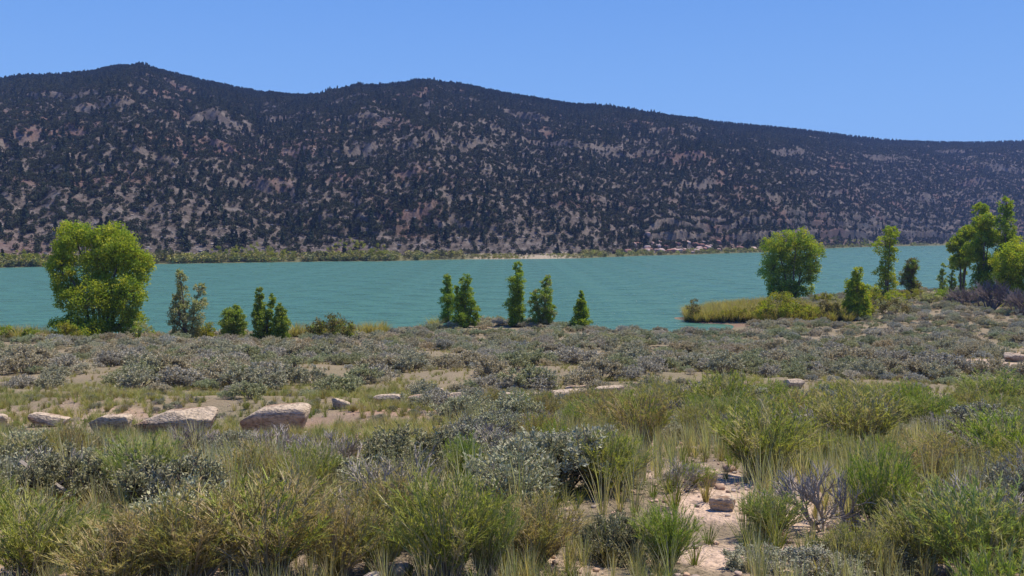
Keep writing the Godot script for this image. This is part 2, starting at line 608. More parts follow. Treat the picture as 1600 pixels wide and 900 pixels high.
# ------------------------------------------------------------------ rocks
func rock_mesh(size: Vector3, seed_: int, base: Color, under: Color, n := 16, cuts := 9, power := 4.0, slopes: Array = []) -> ArrayMesh:
	rng.seed = seed_
	var planes := []
	for i in cuts:
		var d := rdir()
		d.y *= 0.45
		planes.append([d.normalized(), rnd(0.78, 0.98)])
	planes += slopes
	var v := PackedVector3Array()
	var ix := PackedInt32Array()
	var axes := [[Vector3.RIGHT, Vector3.UP, Vector3.BACK], [Vector3.LEFT, Vector3.BACK, Vector3.UP], [Vector3.UP, Vector3.BACK, Vector3.RIGHT], [Vector3.DOWN, Vector3.RIGHT, Vector3.BACK], [Vector3.BACK, Vector3.RIGHT, Vector3.UP], [Vector3.FORWARD, Vector3.UP, Vector3.RIGHT]]
	var c := PackedColorArray()
	for ax in axes:
		var first := v.size()
		for j in n + 1:
			for i in n + 1:
				var q: Vector3 = ax[0] + ax[1] * (j * 2.0 / n - 1.0) + ax[2] * (i * 2.0 / n - 1.0)
				var norm := pow(pow(absf(q.x), power) + pow(absf(q.y), power) + pow(absf(q.z), power), 1.0 / power)
				q /= norm
				for P in planes:
					var over: float = q.dot(P[0]) - P[1]
					if over > 0: q -= P[0] * over
				q *= 1.0 + 0.07 * na.get_noise_3d(q.x * 45.0 + seed_ * 7.0, q.y * 45.0, q.z * 45.0) + 0.03 * na.get_noise_3d(q.x * 190.0, q.y * 260.0, q.z * 190.0 + seed_)
				var under_cut := 0.74 + 0.26 * sm(-0.9, 0.75, q.y)
				v.append(q * size * 0.5 * Vector3(under_cut, 1.0, under_cut))
				c.append(base.lerp(under, sm(0.0, 0.5, na.get_noise_3d(q.x * 60.0, q.y * 90.0 + seed_ * 3.0, q.z * 60.0))))
		for j in n:
			for i in n:
				var k := first + j * (n + 1) + i
				ix.append(k); ix.append(k + 1); ix.append(k + n + 1)
				ix.append(k + 1); ix.append(k + n + 2); ix.append(k + n + 1)
	var sfc := SurfaceTool.new()
	var arr := []
	arr.resize(Mesh.ARRAY_MAX)
	arr[Mesh.ARRAY_VERTEX] = v
	arr[Mesh.ARRAY_COLOR] = c
	arr[Mesh.ARRAY_INDEX] = ix
	var m := ArrayMesh.new()
	m.add_surface_from_arrays(Mesh.PRIMITIVE_TRIANGLES, arr)
	sfc.create_from(m, 0)
	sfc.generate_normals()
	return sfc.commit()

func boulder(x0: float, x1: float, top: float, foot: float, deep: float, tilt: float, seed_: int, label: String, power := 4.0, cuts := 9, slopes: Array = []) -> void:
	var at := spot((x0 + x1) * 0.5, foot)
	var s := -at.z / FOCAL
	var w := (x1 - x0) * s
	deep *= 0.58
	var h := (foot - top - 5.0 * (foot - top) / 45.0) * s
	var m := rock_mesh(Vector3(w * 1.06, h * 1.3, w * deep), seed_, Color(0.53, 0.43, 0.32), Color(0.31, 0.2, 0.135), 20, cuts, power, slopes)
	var o := top_mesh("sandstone_boulder", m, M.rock)
	o.position = at + Vector3(0, h * 0.38, -w * deep * 0.45)
	o.rotation.z = tilt
	tag(o, label, "boulder", "sandstone boulders on the slope")

func landmark(px: float, foot: float, called: String) -> void:
	marks.append([spot(px, foot), called])

func beside(at: Vector3) -> String:      # which landmark a plant stands by, and on which side of it
	var best: Array = []
	var least := 1e9
	var a := Vector2(at.x / -at.z, log(-at.z) * 1.3)
	for m in marks:
		var b := Vector2(m[0].x / -m[0].z, log(-m[0].z) * 1.3)
		if a.distance_to(b) < least:
			least = a.distance_to(b)
			best = m
	var c: Vector3 = best[0]
	var dx := at.x / -at.z - c.x / -c.z
	var dz := (log(-at.z) - log(-c.z)) * 1.3
	var side := ("right of" if dx > 0 else "left of") if absf(dx) > absf(dz) else ("behind" if dz > 0 else "in front of")
	if least < 0.025: side = "close against"
	elif least > 0.3: side = "far " + side
	elif least > 0.15: side = "well " + side if side in ["behind", "in front of"] else "farther " + side
	return side + " the " + best[1]

# ------------------------------------------------------------------ the picture's contents
func _ready() -> void:
	rng.seed = 11
	na.seed = 5; na.frequency = 0.01; na.fractal_octaves = 4
	nb.seed = 8; nb.frequency = 0.01; nb.fractal_octaves = 4
	nr.seed = 21; nr.frequency = 0.01; nr.fractal_octaves = 3
	# camera
	var cam := Camera3D.new()
	cam.name = "camera"
	cam.fov = rad_to_deg(2.0 * atan(450.0 / FOCAL))
	cam.near = 0.05
	cam.far = 12000.0
	cam.position = Vector3(0, EYE, 0)
	cam.rotation.x = pitch
	add_child(cam)
	cam.current = true
	cam_basis = Basis(Vector3.RIGHT, pitch)
	# sky
	var sky := ProceduralSkyMaterial.new()
	sky.sky_top_color = Color(21 / 255.0, 94 / 255.0, 189 / 255.0)
	sky.sky_horizon_color = Color(136 / 255.0, 180 / 255.0, 228 / 255.0)
	sky.sky_curve = 0.234
	sky.ground_bottom_color = Color(0.3, 0.27, 0.24)
	sky.ground_horizon_color = Color(0.5, 0.55, 0.62)
	var env := Environment.new()
	env.background_mode = Environment.BG_SKY
	env.sky = Sky.new()
	env.sky.sky_material = sky
	env.tonemap_mode = Environment.TONE_MAPPER_LINEAR
	env.tonemap_exposure = 1.36
	env.sdfgi_enabled = true
	env.ssao_enabled = true
	env.ssil_enabled = true
	env.fog_enabled = true
	env.fog_density = 0.00013
	env.fog_light_color = Color(0.62, 0.74, 1.0)
	var we := WorldEnvironment.new()
	we.name = "world"
	we.environment = env
	add_child(we)
	# sun: high, ahead and to the right, so that near faces lie in shade
	var sun := DirectionalLight3D.new()
	sun.name = "sun"
	sun.light_energy = 1.55
	sun.light_color = Color(1.0, 0.95, 0.86)
	sun.light_angular_distance = 0.5
	sun.shadow_enabled = true
	add_child(sun)
	var el := deg_to_rad(66.0)
	var az := deg_to_rad(62.0)
	var to_sun := Vector3(sin(az) * cos(el), sin(el), -cos(az) * cos(el))
	sun.look_at_from_position(Vector3(0, 100, 0), Vector3(0, 100, 0) - to_sun, Vector3.UP)

	var sh := [[-400, 92], [-58, 101.5], [-29, 103], [-15, 105.5], [-9.5, 115], [-7, 119], [0, 119.5], [6, 119], [9, 116], [11, 109], [17, 106], [23.5, 106.5], [27.5, 111], [29, 117], [25, 121], [23.5, 125], [26, 131], [31, 138], [44, 152], [61, 172], [89, 186], [114, 197], [161, 203], [420, 210], [420, -80], [-400, -80]]
	for p in sh: shore.append(Vector2(p[0], p[1]))
	survey()
	for b in [[1566, 551, 3.0], [1582, 560, 3.6], [1602, 570, 4.2], [1140, 790, 1.0], [1135, 872, 0.55], [1100, 738, 0.9], [900, 885, 0.4], [1597, 752, 0.8], [215, 890, 0.3]]:
		var at := spot(b[0], b[1])
		bare.append(Vector3(at.x, -at.z, b[2]))
	make_materials()
	build_land()
	print("land ", Time.get_ticks_msec())
	hill_growth()
	print("hill ", Time.get_ticks_msec())
	far_shore()
	shore_trees()
	print("trees ", Time.get_ticks_msec())
	for m in [[418, 685, "largest brown boulder"], [270, 684, "long slab boulder"], [168, 680, "squat pink boulder"], [70, 668, "thin yellowish slab"], [530, 640, "small tilted stone"], [605, 632, "small flat stone"], [740, 655, "rock cluster"], [865, 634, "long pale ledge"], [955, 616, "low tan slab"], [1243, 610, "bright white stone"], [1590, 574, "bare dirt at the frame edge"], [1600, 768, "pinkish rock"], [253, 596, "lone small white stone"], [1101, 762, "flat pinkish stone"], [435, 884, "small pale stone"], [700, 905, "biggest yellow green rabbitbrush"], [420, 900, "tallest ochre shrub"], [185, 920, "lowest ochre shrub"], [50, 900, "corner rabbitbrush"], [128, 790, "fallen branch"], [330, 770, "sagebrush above the ochre clump"], [612, 815, "tall pale dead shrub"], [726, 760, "small upright vivid shrub"], [855, 770, "tall silver sagebrush"], [955, 880, "dark round shrub"], [1040, 890, "vivid shrub by the sandy gap"], [1285, 830, "white stemmed dead shrub"], [1375, 840, "tall upright vivid shrub"], [1420, 662, "dome shaped vivid shrub"], [1530, 910, "largest corner rabbitbrush"], [1190, 750, "wide rabbitbrush above the sandy gap"], [1340, 710, "wide mid bank rabbitbrush"], [1035, 675, "rabbitbrush heading the green bank"]]:
		landmark(m[0], m[1], m[2])
	rocks()
	sage_flat()
	print("sage ", Time.get_ticks_msec())
	foreground()
	print("done ", Time.get_ticks_msec())

func hill_growth() -> void:
	rng.seed = 31
	var kinds := [juniper(150, false), juniper(150, false), juniper(130, false), juniper(150, true)]
	var places := [[], [], [], []]
	var tints := [[], [], [], []]
	var singles := []
	var tries := 0
	while tries < 185000:
		tries += 1
		var u := rnd(-0.75, 0.75)
		var f0 := f_near(u)
		var o := 14.0 + pow(rng.randf(), 0.8) * (hill_depth(u) + 40.0)
		var f := f0 + o
		var x := u * f
		var keep := 0.78 + nb.get_noise_2d(x * 5.5 + 200.0, f * 4.0) * 1.1 + 0.5 * sm(380.0, 700.0, o)
		keep += 0.3 * sm(420.0, 150.0, o)
		keep *= f / 1050.0
		if o < 45.0 and u < 0.1: keep *= 0.6
		if u > 0.1 and u < 0.62 and o > 34.0 and o < 96.0: keep = f / 480.0
		if u > -0.26 and u < 0.0 and o > 58.0 and o < 96.0: keep = f / 420.0
		if rng.randf() > keep: continue
		var y := hill_h(x, f)
		var pine := rng.randf() < (0.5 if o > 720.0 else 0.05)
		var h := rnd(3.5, 8.0) if pine else rnd(1.4, 3.5)
		var k := 3 if pine else rng.randi() % 3
		var w := h * (1.0 if pine else rnd(0.85, 1.25))
		var tf := Transform3D(Basis(Vector3.UP, rnd(0, TAU)).scaled(Vector3(w, h, w)), Vector3(x, y - 0.1, -f))
		var tone := vary(Color(0.05, 0.057, 0.028) if not pine else Color(0.032, 0.048, 0.028), 0.3)
		places[k].append(tf)
		tints[k].append(tone)
		if not pine and absf(u) < 0.6: singles.append([h / f, k, places[k].size() - 1])
	singles.sort_custom(func(a, b): return a[0] > b[0])
	var taken := {}
	var mats := []
	for c in [Color(0.05, 0.057, 0.028), Color(0.05, 0.06, 0.034), Color(0.034, 0.048, 0.027)]:
		var m: StandardMaterial3D = M.needle.duplicate()
		m.albedo_color = c.linear_to_srgb()
		mats.append(m)
	for i in mini(280, singles.size()):
		var s: Array = singles[i]
		taken["%d_%d" % [s[1], s[2]]] = true
		var o := top_mesh("juniper_tree", kinds[s[1]], mats[i % 3])
		o.transform = places[s[1]][s[2]]
		var at: Vector3 = o.position
		var px := at.x / -at.z * FOCAL + 800.0
		var by := ""
		var least := 1e9
		for m in [[30, "shore short of the big lime tree"], [157, "big lime green shore tree"], [295, "wispy grey willow"], [367, "round dark willow"], [413, "twin tipped willow"], [520, "low olive shore bush"], [588, "tallest far willow"], [650, "open water before the sapling pair"], [724, "touching sapling pair"], [805, "tallest narrow sapling"], [848, "bushy olive sapling"], [907, "cone shaped sapling"], [985, "end of the pale sand bank"], [1065, "red rockfall"], [1130, "open water before the spit"], [1237, "round spit tree"], [1338, "upright spit willow"], [1385, "slender spit tree"], [1485, "three thin poplars"], [1560, "tall grove"]]:
			if absf(m[0] - px) < least:
				least = absf(m[0] - px)
				by = m[1]
		var rise: float = -at.z - f_near(at.x / -at.z)
		tag(o, "%s juniper %s, behind the %s" % ["tall" if o.scale.y > 3.5 else ("middling" if o.scale.y > 2.9 else "small"), "at the hill's very foot" if rise < 40.0 else ("low on the hill" if rise < 80.0 else "on the lower slope"), by], "tree", "junipers at the foot of the hill")
	for k in 4:
		var pl := []
		var tn := []
		for i in places[k].size():
			if taken.has("%d_%d" % [k, i]): continue
			pl.append(places[k][i])
			tn.append(tints[k][i])
		scatter("juniper_woodland" if k < 3 else "pine_woodland", kinds[k], M.needle, pl, tn, "dark scattered juniper woodland covering the far hillside" if k < 3 else "dark pointed pines along the crest of the far hill", "woodland")
	# dark low scrub on the same slope
	var scrub := juniper(46, false)
	var cp := []
	var ct := []
	rng.seed = 32
	for i in 26000:
		var u := rnd(-0.7, 0.7)
		var o := 24.0 + pow(rng.randf(), 1.25) * 760.0
		var f := f_near(u) + o
		var x := u * f
		if rng.randf() > f / 1000.0 + 0.1 + nb.get_noise_2d(x * 5.0 + 700.0, f * 5.0) * 0.8: continue
		var h := rnd(0.7, 1.7)
		cp.append(Transform3D(Basis(Vector3.UP, rnd(0, TAU)).scaled(Vector3(h * 1.5, h, h * 1.5)), Vector3(x, hill_h(x, f) - 0.1, -f)))
		ct.append(vary(Color(0.06, 0.062, 0.04), 0.35))
	scatter("hill_scrub", scrub, M.needle, cp, ct, "low dark scrub between the junipers of the far hillside", "scrub")
	# pale stones lying between the junipers
	var stone := rock_mesh(Vector3(1, 0.7, 1), 77, Color(1, 1, 1), Color(0.8, 0.74, 0.7), 4, 8, 3.0)
	var sp := []
	var stn := []
	rng.seed = 33
	for i in 12000:
		var u := rnd(-0.75, 0.75)
		var o := 20.0 + pow(rng.randf(), 1.2) * 760.0
		var f := f_near(u) + o
		var x := u * f
		if nb.get_noise_2d(x * 4.0 + 40.0, f * 4.0) < -0.02: continue
		var s := rnd(0.4, 1.4) * (1.0 + f / 1500.0)
		sp.append(Transform3D(Basis(Vector3.UP, rnd(0, TAU)).scaled(Vector3(s * rnd(0.8, 1.5), s * rnd(0.6, 1.1), s)), Vector3(x, hill_h(x, f) + 0.1, -f)))
		stn.append(vary(Color(0.26, 0.23, 0.21), 0.3))
	var m: StandardMaterial3D = M.wood.duplicate()
	m.resource_name = "pale hill stone"
	scatter("hillside_stones", stone, m, sp, stn, "pale loose stones strewn over the far hillside", "stones")

func far_shore() -> void:
	rng.seed = 41
	var green := [Color(0.26, 0.27, 0.045), Color(0.32, 0.31, 0.06), Color(0.19, 0.22, 0.04)]
	var dull := [Color(0.13, 0.13, 0.07), Color(0.1, 0.11, 0.05)]
	# [bearing px, width px, height px, set back from the water m, colours, label]
	var big := [
		[20, 60, 18, 6, green, "yellow green willow at the far waterline behind the big leafy tree, nearest the frame edge"],
		[60, 45, 14, 8, green, "low yellow green willow on far shore beside the big leafy tree's crown"],
		[262, 40, 16, 8, dull, "dull olive willow on far shore just past the big leafy tree"],
		[345, 46, 20, 5, green, "bright willow thicket on far shore, the first of the long green run"],
		[395, 56, 22, 7, green, "widest bright willow of the long green run on far shore"],
		[440, 40, 16, 6, green, "small bright willow ending the long green run on far shore"],
		[500, 34, 14, 6, dull, "small dull willow on far shore beside the tallest far willow"],
		[545, 62, 26, 8, green, "tallest rounded yellow green willow on the far shore"],
		[588, 34, 18, 9, green, "rounded willow leaning against the tallest far willow"],
		[690, 30, 10, 6, dull, "low dull shrub on far shore left of the pale sand bank"],
		[1300, 26, 16, 8, dull, "dark shrub on far shore below the cliff, beside the tall sapling"],
		[1340, 40, 10, 10, green, "low green shrub on far shore at the foot of the dark cliff"]]
	for b in big:
		var u: float = (b[0] - 800.0) / FOCAL
		var f: float = f_near(u) + b[3]
		var s := f / FOCAL
		var x := u * f
		make_tree("willow_bush", Vector3(x, hill_h(x, f), -f), b[1] * s * 1.2, b[2] * s * 1.45, [[-0.28, 0.4, 0.22, 0.42], [0.0, 0.5, 0.26, 0.5], [0.27, 0.4, 0.23, 0.4]], b[4], Color(0.1, 0.09, 0.07), 0.5, 1500, b[5], "willows along the far shore", 0.0, 0.0, "bush")
	# low growth right at the waterline
	var tuft := juniper(70, false)
	var pl := []
	var tn := []
	for i in 4200:
		var u := rnd(-0.7, 0.6) if i < 2600 else rnd(-0.65, 0.02)
		var f := f_near(u) + rnd(1.0, 24.0)
		var x := u * f
		if nb.get_noise_2d(u * 2200.0, 9.0) < -0.1 and rng.randf() < 0.8: continue
		var h := rnd(1.0, 3.4) if u < -0.05 else (rnd(0.5, 1.3) if u < 0.08 else rnd(1.0, 2.8))
		pl.append(Transform3D(Basis(Vector3.UP, rnd(0, TAU)).scaled(Vector3(h * 1.5, h, h * 1.5)), Vector3(x, hill_h(x, f) - 0.1, -f)))
		tn.append(vary(Color(0.34, 0.34, 0.06).lerp(Color(0.26, 0.23, 0.12), rng.randf()), 0.3))
	scatter("shore_brush", tuft, M.needle, pl, tn, "low olive brush along the far waterline", "brush")
	# the bank of red and pink boulders across the water
	var red := []
	for i in 3: red.append(rock_mesh(Vector3(1, 0.8, 1), 300 + i, Color(1, 1, 1), Color(0.7, 0.55, 0.5), 5, 8, 3.0))
	var mats := []
	for c in [Color(0.42, 0.29, 0.25), Color(0.5, 0.38, 0.34), Color(0.3, 0.16, 0.13)]:
		var m: StandardMaterial3D = M.wood.duplicate()
		m.resource_name = "red hill rock"
		m.albedo_color = c.linear_to_srgb()
		mats.append(m)
	rng.seed = 43
	for i in 70:
		var px := 1065.0 + rng.randfn() * 45.0
		var u := (px - 800.0) / FOCAL
		var f := f_near(u) + rnd(8.0, 50.0)
		var x := u * f
		var s := rnd(1.5, 5.0)
		var o := top_mesh("red_boulder", red[i % 3], mats[rng.randi() % 3])
		o.position = Vector3(x, hill_h(x, f) + s * 0.15, -f)
		o.scale = Vector3(s * rnd(0.9, 1.4), s, s)
		o.rotation.y = rnd(0, TAU)
		tag(o, "%s boulder %s in the far rockfall, %s" % [["big", "middling", "small"][0 if s > 3.8 else (1 if s > 2.6 else 2)] + " " + ["pinkish", "pale pink", "dark red"][mats.find(o.material_override)], ["at its wet foot", "halfway up", "high"][clampi(int((f - f_near(u) - 8.0) / 14.0), 0, 2)], "toward the sand bank" if px < 1030.0 else ("at its middle" if px < 1100.0 else "toward the cliff")], "boulder", "red boulders of the far rockfall")

func shore_trees() -> void:
	rng.seed = 51
	var lime := [Color(0.34, 0.4, 0.035), Color(0.4, 0.44, 0.04), Color(0.27, 0.35, 0.035), Color(0.46, 0.46, 0.05)]
	var mid := [Color(0.27, 0.36, 0.05), Color(0.33, 0.4, 0.06), Color(0.21, 0.3, 0.045)]
	var deep := [Color(0.23, 0.31, 0.055), Color(0.27, 0.34, 0.065), Color(0.31, 0.36, 0.08)]
	var silver := [Color(0.37, 0.375, 0.2), Color(0.32, 0.34, 0.17), Color(0.42, 0.4, 0.24)]
	var yellow := [Color(0.352, 0.33, 0.045), Color(0.288, 0.3, 0.045), Color(0.256, 0.225, 0.06)]
	var brown := [Color(0.192, 0.165, 0.075), Color(0.144, 0.135, 0.053), Color(0.224, 0.18, 0.09)]
	var near_g := "trees along the near shore"
	var spit_g := "trees on the grassy spit"
	shore_tree("leafy_tree", 80, 236, 338, 530, [[-0.28, 0.84, 0.19, 0.13], [-0.36, 0.62, 0.14, 0.19], [-0.3, 0.38, 0.15, 0.16], [-0.3, 0.12, 0.16, 0.1], [0.02, 0.83, 0.2, 0.13], [0.2, 0.74, 0.19, 0.15], [0.34, 0.58, 0.16, 0.17], [0.33, 0.36, 0.16, 0.17], [0.28, 0.14, 0.19, 0.12], [-0.02, 0.6, 0.24, 0.2], [0.02, 0.34, 0.24, 0.18], [0.0, 0.1, 0.22, 0.1]], lime + mid, 0.21, 60000, "big broad lime green tree on near shore, largest on this bank", near_g)
	shore_tree("willow_tree", 262, 328, 424, 530, column([[-0.12, 1.0, 0.2], [0.2, 0.84, 0.2], [-0.32, 0.66, 0.14]], 4), silver, 0.17, 12600, "wispy grey green willow standing right beside the big lime green tree", near_g, 0.2)
	shore_tree("willow_tree", 344, 390, 474, 531, [[-0.15, 0.5, 0.3, 0.4], [0.18, 0.45, 0.28, 0.4], [0.0, 0.75, 0.22, 0.22], [0.0, 0.2, 0.4, 0.2]], deep, 0.155, 13500, "short round dark green willow left of the twin tipped willow", near_g)
	shore_tree("willow_tree", 392, 434, 448, 533, column([[-0.12, 1.0, 0.2], [0.3, 0.86, 0.13], [-0.2, 0.6, 0.22]], 4), deep, 0.155, 14250, "twin tipped dark green willow in the left shore clump", near_g)
	shore_tree("willow_tree", 427, 456, 476, 534, column([[0.0, 1.0, 0.32], [-0.2, 0.7, 0.25]], 3), deep, 0.155, 9750, "small dark willow right of the twin tipped willow", near_g)
	shore_tree("olive_bush", 478, 560, 488, 532, [[-0.3, 0.4, 0.22, 0.38], [0.05, 0.55, 0.25, 0.45], [0.32, 0.35, 0.2, 0.35]], brown + [deep[2]], 0.17, 4200, "low wide brownish olive bush on the near waterline", "bushes on the near shore", 0.0, "bush")
	shore_tree("yellow_bush", 304, 342, 500, 532, [[0, 0.5, 0.4, 0.45], [0.2, 0.3, 0.3, 0.3]], yellow, 0.15, 1700, "bright yellow green bush at the foot of the wispy grey willow", "bushes on the near shore", 0.0, "bush")
	shore_tree("yellow_bush", 82, 132, 498, 534, [[-0.1, 0.5, 0.36, 0.42], [0.25, 0.4, 0.3, 0.36]], yellow + [mid[1]], 0.15, 1900, "yellow green bush under the big lime green tree's darker edge", "bushes on the near shore", 0.0, "bush")
	shore_tree("olive_bush", 34, 64, 510, 534, [[0, 0.5, 0.4, 0.45]], deep, 0.15, 1200, "small dark bush alone at the shore beyond the big tree's shaded side", "bushes on the near shore", 0.0, "bush")
	shore_tree("willow_bush", 195, 240, 498, 534, [[-0.1, 0.5, 0.36, 0.42], [0.25, 0.4, 0.3, 0.36]], silver + mid, 0.15, 1600, "pale olive bush under the sunlit edge of the big tree", "bushes on the near shore", 0.0, "bush")
	shore_tree("willow_bush", -30, 30, 500, 534, [[-0.1, 0.4, 0.36, 0.35], [0.25, 0.4, 0.3, 0.36]], yellow + mid, 0.15, 1600, "low yellow green bush cut by the frame edge beyond the big tree", "bushes on the near shore", 0.0, "bush")
	shore_tree("young_cottonwood", 687, 713, 428, 506, column([[0.0, 1.0, 0.36]], 5), mid, 0.165, 9000, "thin dark green sapling, left of the touching pair at the water", near_g)
	shore_tree("young_cottonwood", 703, 750, 430, 512, column([[-0.05, 1.0, 0.26], [0.28, 0.55, 0.2], [-0.2, 0.8, 0.18]], 4), mid + [deep[0]], 0.165, 15750, "thicker right sapling of the touching pair at the water", near_g)
	shore_tree("young_cottonwood", 789, 822, 409, 511, column([[0.0, 1.0, 0.36], [0.1, 0.6, 0.3]], 5), mid + [lime[2]], 0.165, 15750, "tallest narrow sapling standing between the two pairs at mid lake", near_g)
	shore_tree("young_cottonwood", 826, 870, 431, 510, column([[0.1, 1.0, 0.24], [-0.25, 0.75, 0.2], [0.28, 0.6, 0.18]], 4), mid + [silver[0]], 0.165, 13500, "bushy olive sapling just beyond the tallest narrow sapling", near_g)
	shore_tree("young_cottonwood", 889, 926, 454, 515, [[0, 0.2, 0.42, 0.2], [0, 0.45, 0.32, 0.22], [0.0, 0.7, 0.2, 0.18], [0.02, 0.9, 0.09, 0.12]], mid + [deep[0]], 0.18, 9000, "small cone shaped sapling on its own by the cove", near_g)
	# the spit
	shore_tree("leafy_tree", 1188, 1286, 354, 470, [[-0.24, 0.74, 0.24, 0.18], [0.05, 0.84, 0.24, 0.15], [0.3, 0.7, 0.2, 0.2], [-0.3, 0.42, 0.2, 0.24], [0.02, 0.5, 0.28, 0.24], [0.25, 0.42, 0.18, 0.2], [-0.1, 0.2, 0.26, 0.14], [0.14, 0.14, 0.26, 0.12], [-0.22, 0.1, 0.2, 0.1]], lime + mid, 0.3, 28800, "round lime green tree rising alone from the grassy spit", spit_g)
	shore_tree("slender_tree", 1362, 1408, 352, 468, [[0.05, 0.88, 0.34, 0.11], [-0.02, 0.74, 0.4, 0.12], [0.05, 0.58, 0.3, 0.12], [-0.1, 0.4, 0.32, 0.12], [0.1, 0.24, 0.36, 0.14], [-0.2, 0.12, 0.3, 0.1]], lime, 0.3, 8000, "slender lime tree with a tufted top between round tree and tall grove", spit_g, 0.1)
	shore_tree("willow_tree", 1316, 1360, 418, 500, column([[-0.05, 1.0, 0.3], [0.25, 0.7, 0.24], [-0.25, 0.7, 0.2]], 4), lime + mid, 0.2, 16380, "nearest upright green willow on the spit, in front of the slender tree", spit_g)
	shore_tree("willow_tree", 1404, 1442, 400, 462, [[0.0, 0.75, 0.3, 0.22], [-0.1, 0.45, 0.36, 0.25], [0.15, 0.2, 0.34, 0.2]], brown + [deep[0], mid[0]], 0.24, 7800, "squat brownish green willow on the spit, just right of the slender tree", spit_g)
	shore_tree("poplar_tree", 1462, 1479, 412, 462, column([[0.0, 1.0, 0.3]], 5), deep, 0.22, 2400, "leftmost of the three thin dark poplars at the grove's edge", spit_g, 0.1)
	shore_tree("poplar_tree", 1479, 1495, 404, 462, column([[0.0, 1.0, 0.3]], 5), deep, 0.22, 2700, "middle one of the three thin dark poplars at the grove's edge", spit_g, 0.1)
	shore_tree("poplar_tree", 1496, 1512, 408, 463, column([[0.0, 1.0, 0.3]], 5), deep, 0.22, 2400, "last of the three thin dark poplars, touching the tall grove", spit_g, 0.1)
	shore_tree("cottonwood_tree", 1474, 1530, 345, 466, [[0.1, 0.85, 0.26, 0.1], [-0.2, 0.7, 0.25, 0.12], [0.2, 0.6, 0.28, 0.14], [-0.05, 0.48, 0.3, 0.1]], lime + mid, 0.28, 20160, "airy light green tree leaning over the three thin poplars", spit_g, 0.25)
	shore_tree("cottonwood_tree", 1508, 1562, 316, 472, [[0.0, 0.93, 0.2, 0.07], [-0.08, 0.8, 0.3, 0.1], [0.12, 0.66, 0.34, 0.12], [-0.2, 0.52, 0.3, 0.12], [0.1, 0.36, 0.36, 0.14], [-0.1, 0.2, 0.3, 0.12]], mid + lime, 0.28, 22100, "tall green tree of the grove, left of its two highest tips", spit_g, 0.12)
	shore_tree("cottonwood_tree", 1548, 1590, 306, 474, column([[0.0, 1.0, 0.34], [0.1, 0.7, 0.34]], 6), mid + [lime[0]], 0.28, 16800, "tallest spire of the grove by the frame edge", spit_g)
	shore_tree("cottonwood_tree", 1540, 1665, 364, 486, [[-0.25, 0.7, 0.22, 0.18], [0.0, 0.84, 0.22, 0.14], [0.28, 0.7, 0.2, 0.2], [-0.3, 0.42, 0.18, 0.2], [0.0, 0.5, 0.28, 0.24], [0.3, 0.4, 0.2, 0.22], [0.0, 0.22, 0.3, 0.14]], lime, 0.28, 33000, "broad bright green tree in front of the grove, cut by the frame", spit_g)
	shore_tree("yellow_bush", 1172, 1276, 452, 502, [[-0.34, 0.35, 0.18, 0.3], [-0.1, 0.5, 0.2, 0.42], [0.14, 0.45, 0.2, 0.4], [0.36, 0.3, 0.16, 0.28]], yellow + [lime[0]], 0.2, 6500, "wide yellow green bush on the spit below the round tree", "bushes on the grassy spit", 0.0, "bush")
	shore_tree("olive_bush", 1276, 1316, 464, 500, [[-0.1, 0.5, 0.4, 0.4], [0.2, 0.4, 0.3, 0.35]], brown, 0.2, 1800, "brown olive bush between the wide yellow bush and the nearest willow", "bushes on the grassy spit", 0.0, "bush")
	shore_tree("olive_bush", 1368, 1420, 455, 494, [[-0.2, 0.4, 0.3, 0.36], [0.2, 0.4, 0.3, 0.36]], brown + [silver[2]], 0.2, 2000, "reddish olive bush at the foot of the slender lime tree", "bushes on the grassy spit", 0.0, "bush")
	shore_tree("olive_bush", 1066, 1098, 462, 502, [[0, 0.5, 0.36, 0.45], [0.2, 0.35, 0.3, 0.35]], brown, 0.2, 1600, "brown bush at the very tip of the grassy spit", "bushes on the grassy spit", 0.1, "bush")
	shore_tree("yellow_bush", 1345, 1385, 440, 480, [[0, 0.45, 0.4, 0.42], [0.2, 0.35, 0.3, 0.3]], yellow + lime, 0.2, 2200, "bright yellow green bush hugging the foot of the slender lime tree", "bushes on the grassy spit", 0.0, "bush")
	for b in [[1288, 474, 40, 20, yellow, "low yellow brush right behind the brown olive spit bush"], [1318, 482, 44, 22, silver, "pale grey brush at the nearest spit willow's foot"], [1352, 494, 46, 26, yellow, "rounded yellow brush nearest the sage on the spit"], [1398, 476, 44, 24, lime, "lime brush right of the slender tree's foot"], [1425, 470, 40, 22, yellow, "yellow brush under the squat brownish willow"], [1452, 474, 44, 20, silver, "pale brush short of the three thin poplars"], [1478, 470, 44, 26, mid, "green brush around the three poplars' feet"], [1512, 474, 56, 34, lime, "bright brush under the airy light green tree"], [1590, 484, 70, 40, lime, "bright brush at the frame edge below the tallest spire"], [1150, 500, 60, 22, yellow, "low yellow brush amid the spit reeds"], [1245, 503, 60, 22, yellow, "low yellow brush in front of the wide yellow green bush"]]:
		shore_tree("spit_brush", b[0] - b[2] * 0.5, b[0] + b[2] * 0.5, b[1] - b[3], b[1], [[-0.25, 0.4, 0.26, 0.38], [0.05, 0.55, 0.28, 0.45], [0.28, 0.38, 0.24, 0.36]], b[4], 0.18, 2200, b[5], "brush along the grassy spit", 0.1, "bush")
	rng.seed = 57
	var bare := sagebrush(14, 4, 4, 0, 0.05, [], Color(0.2, 0.165, 0.155))
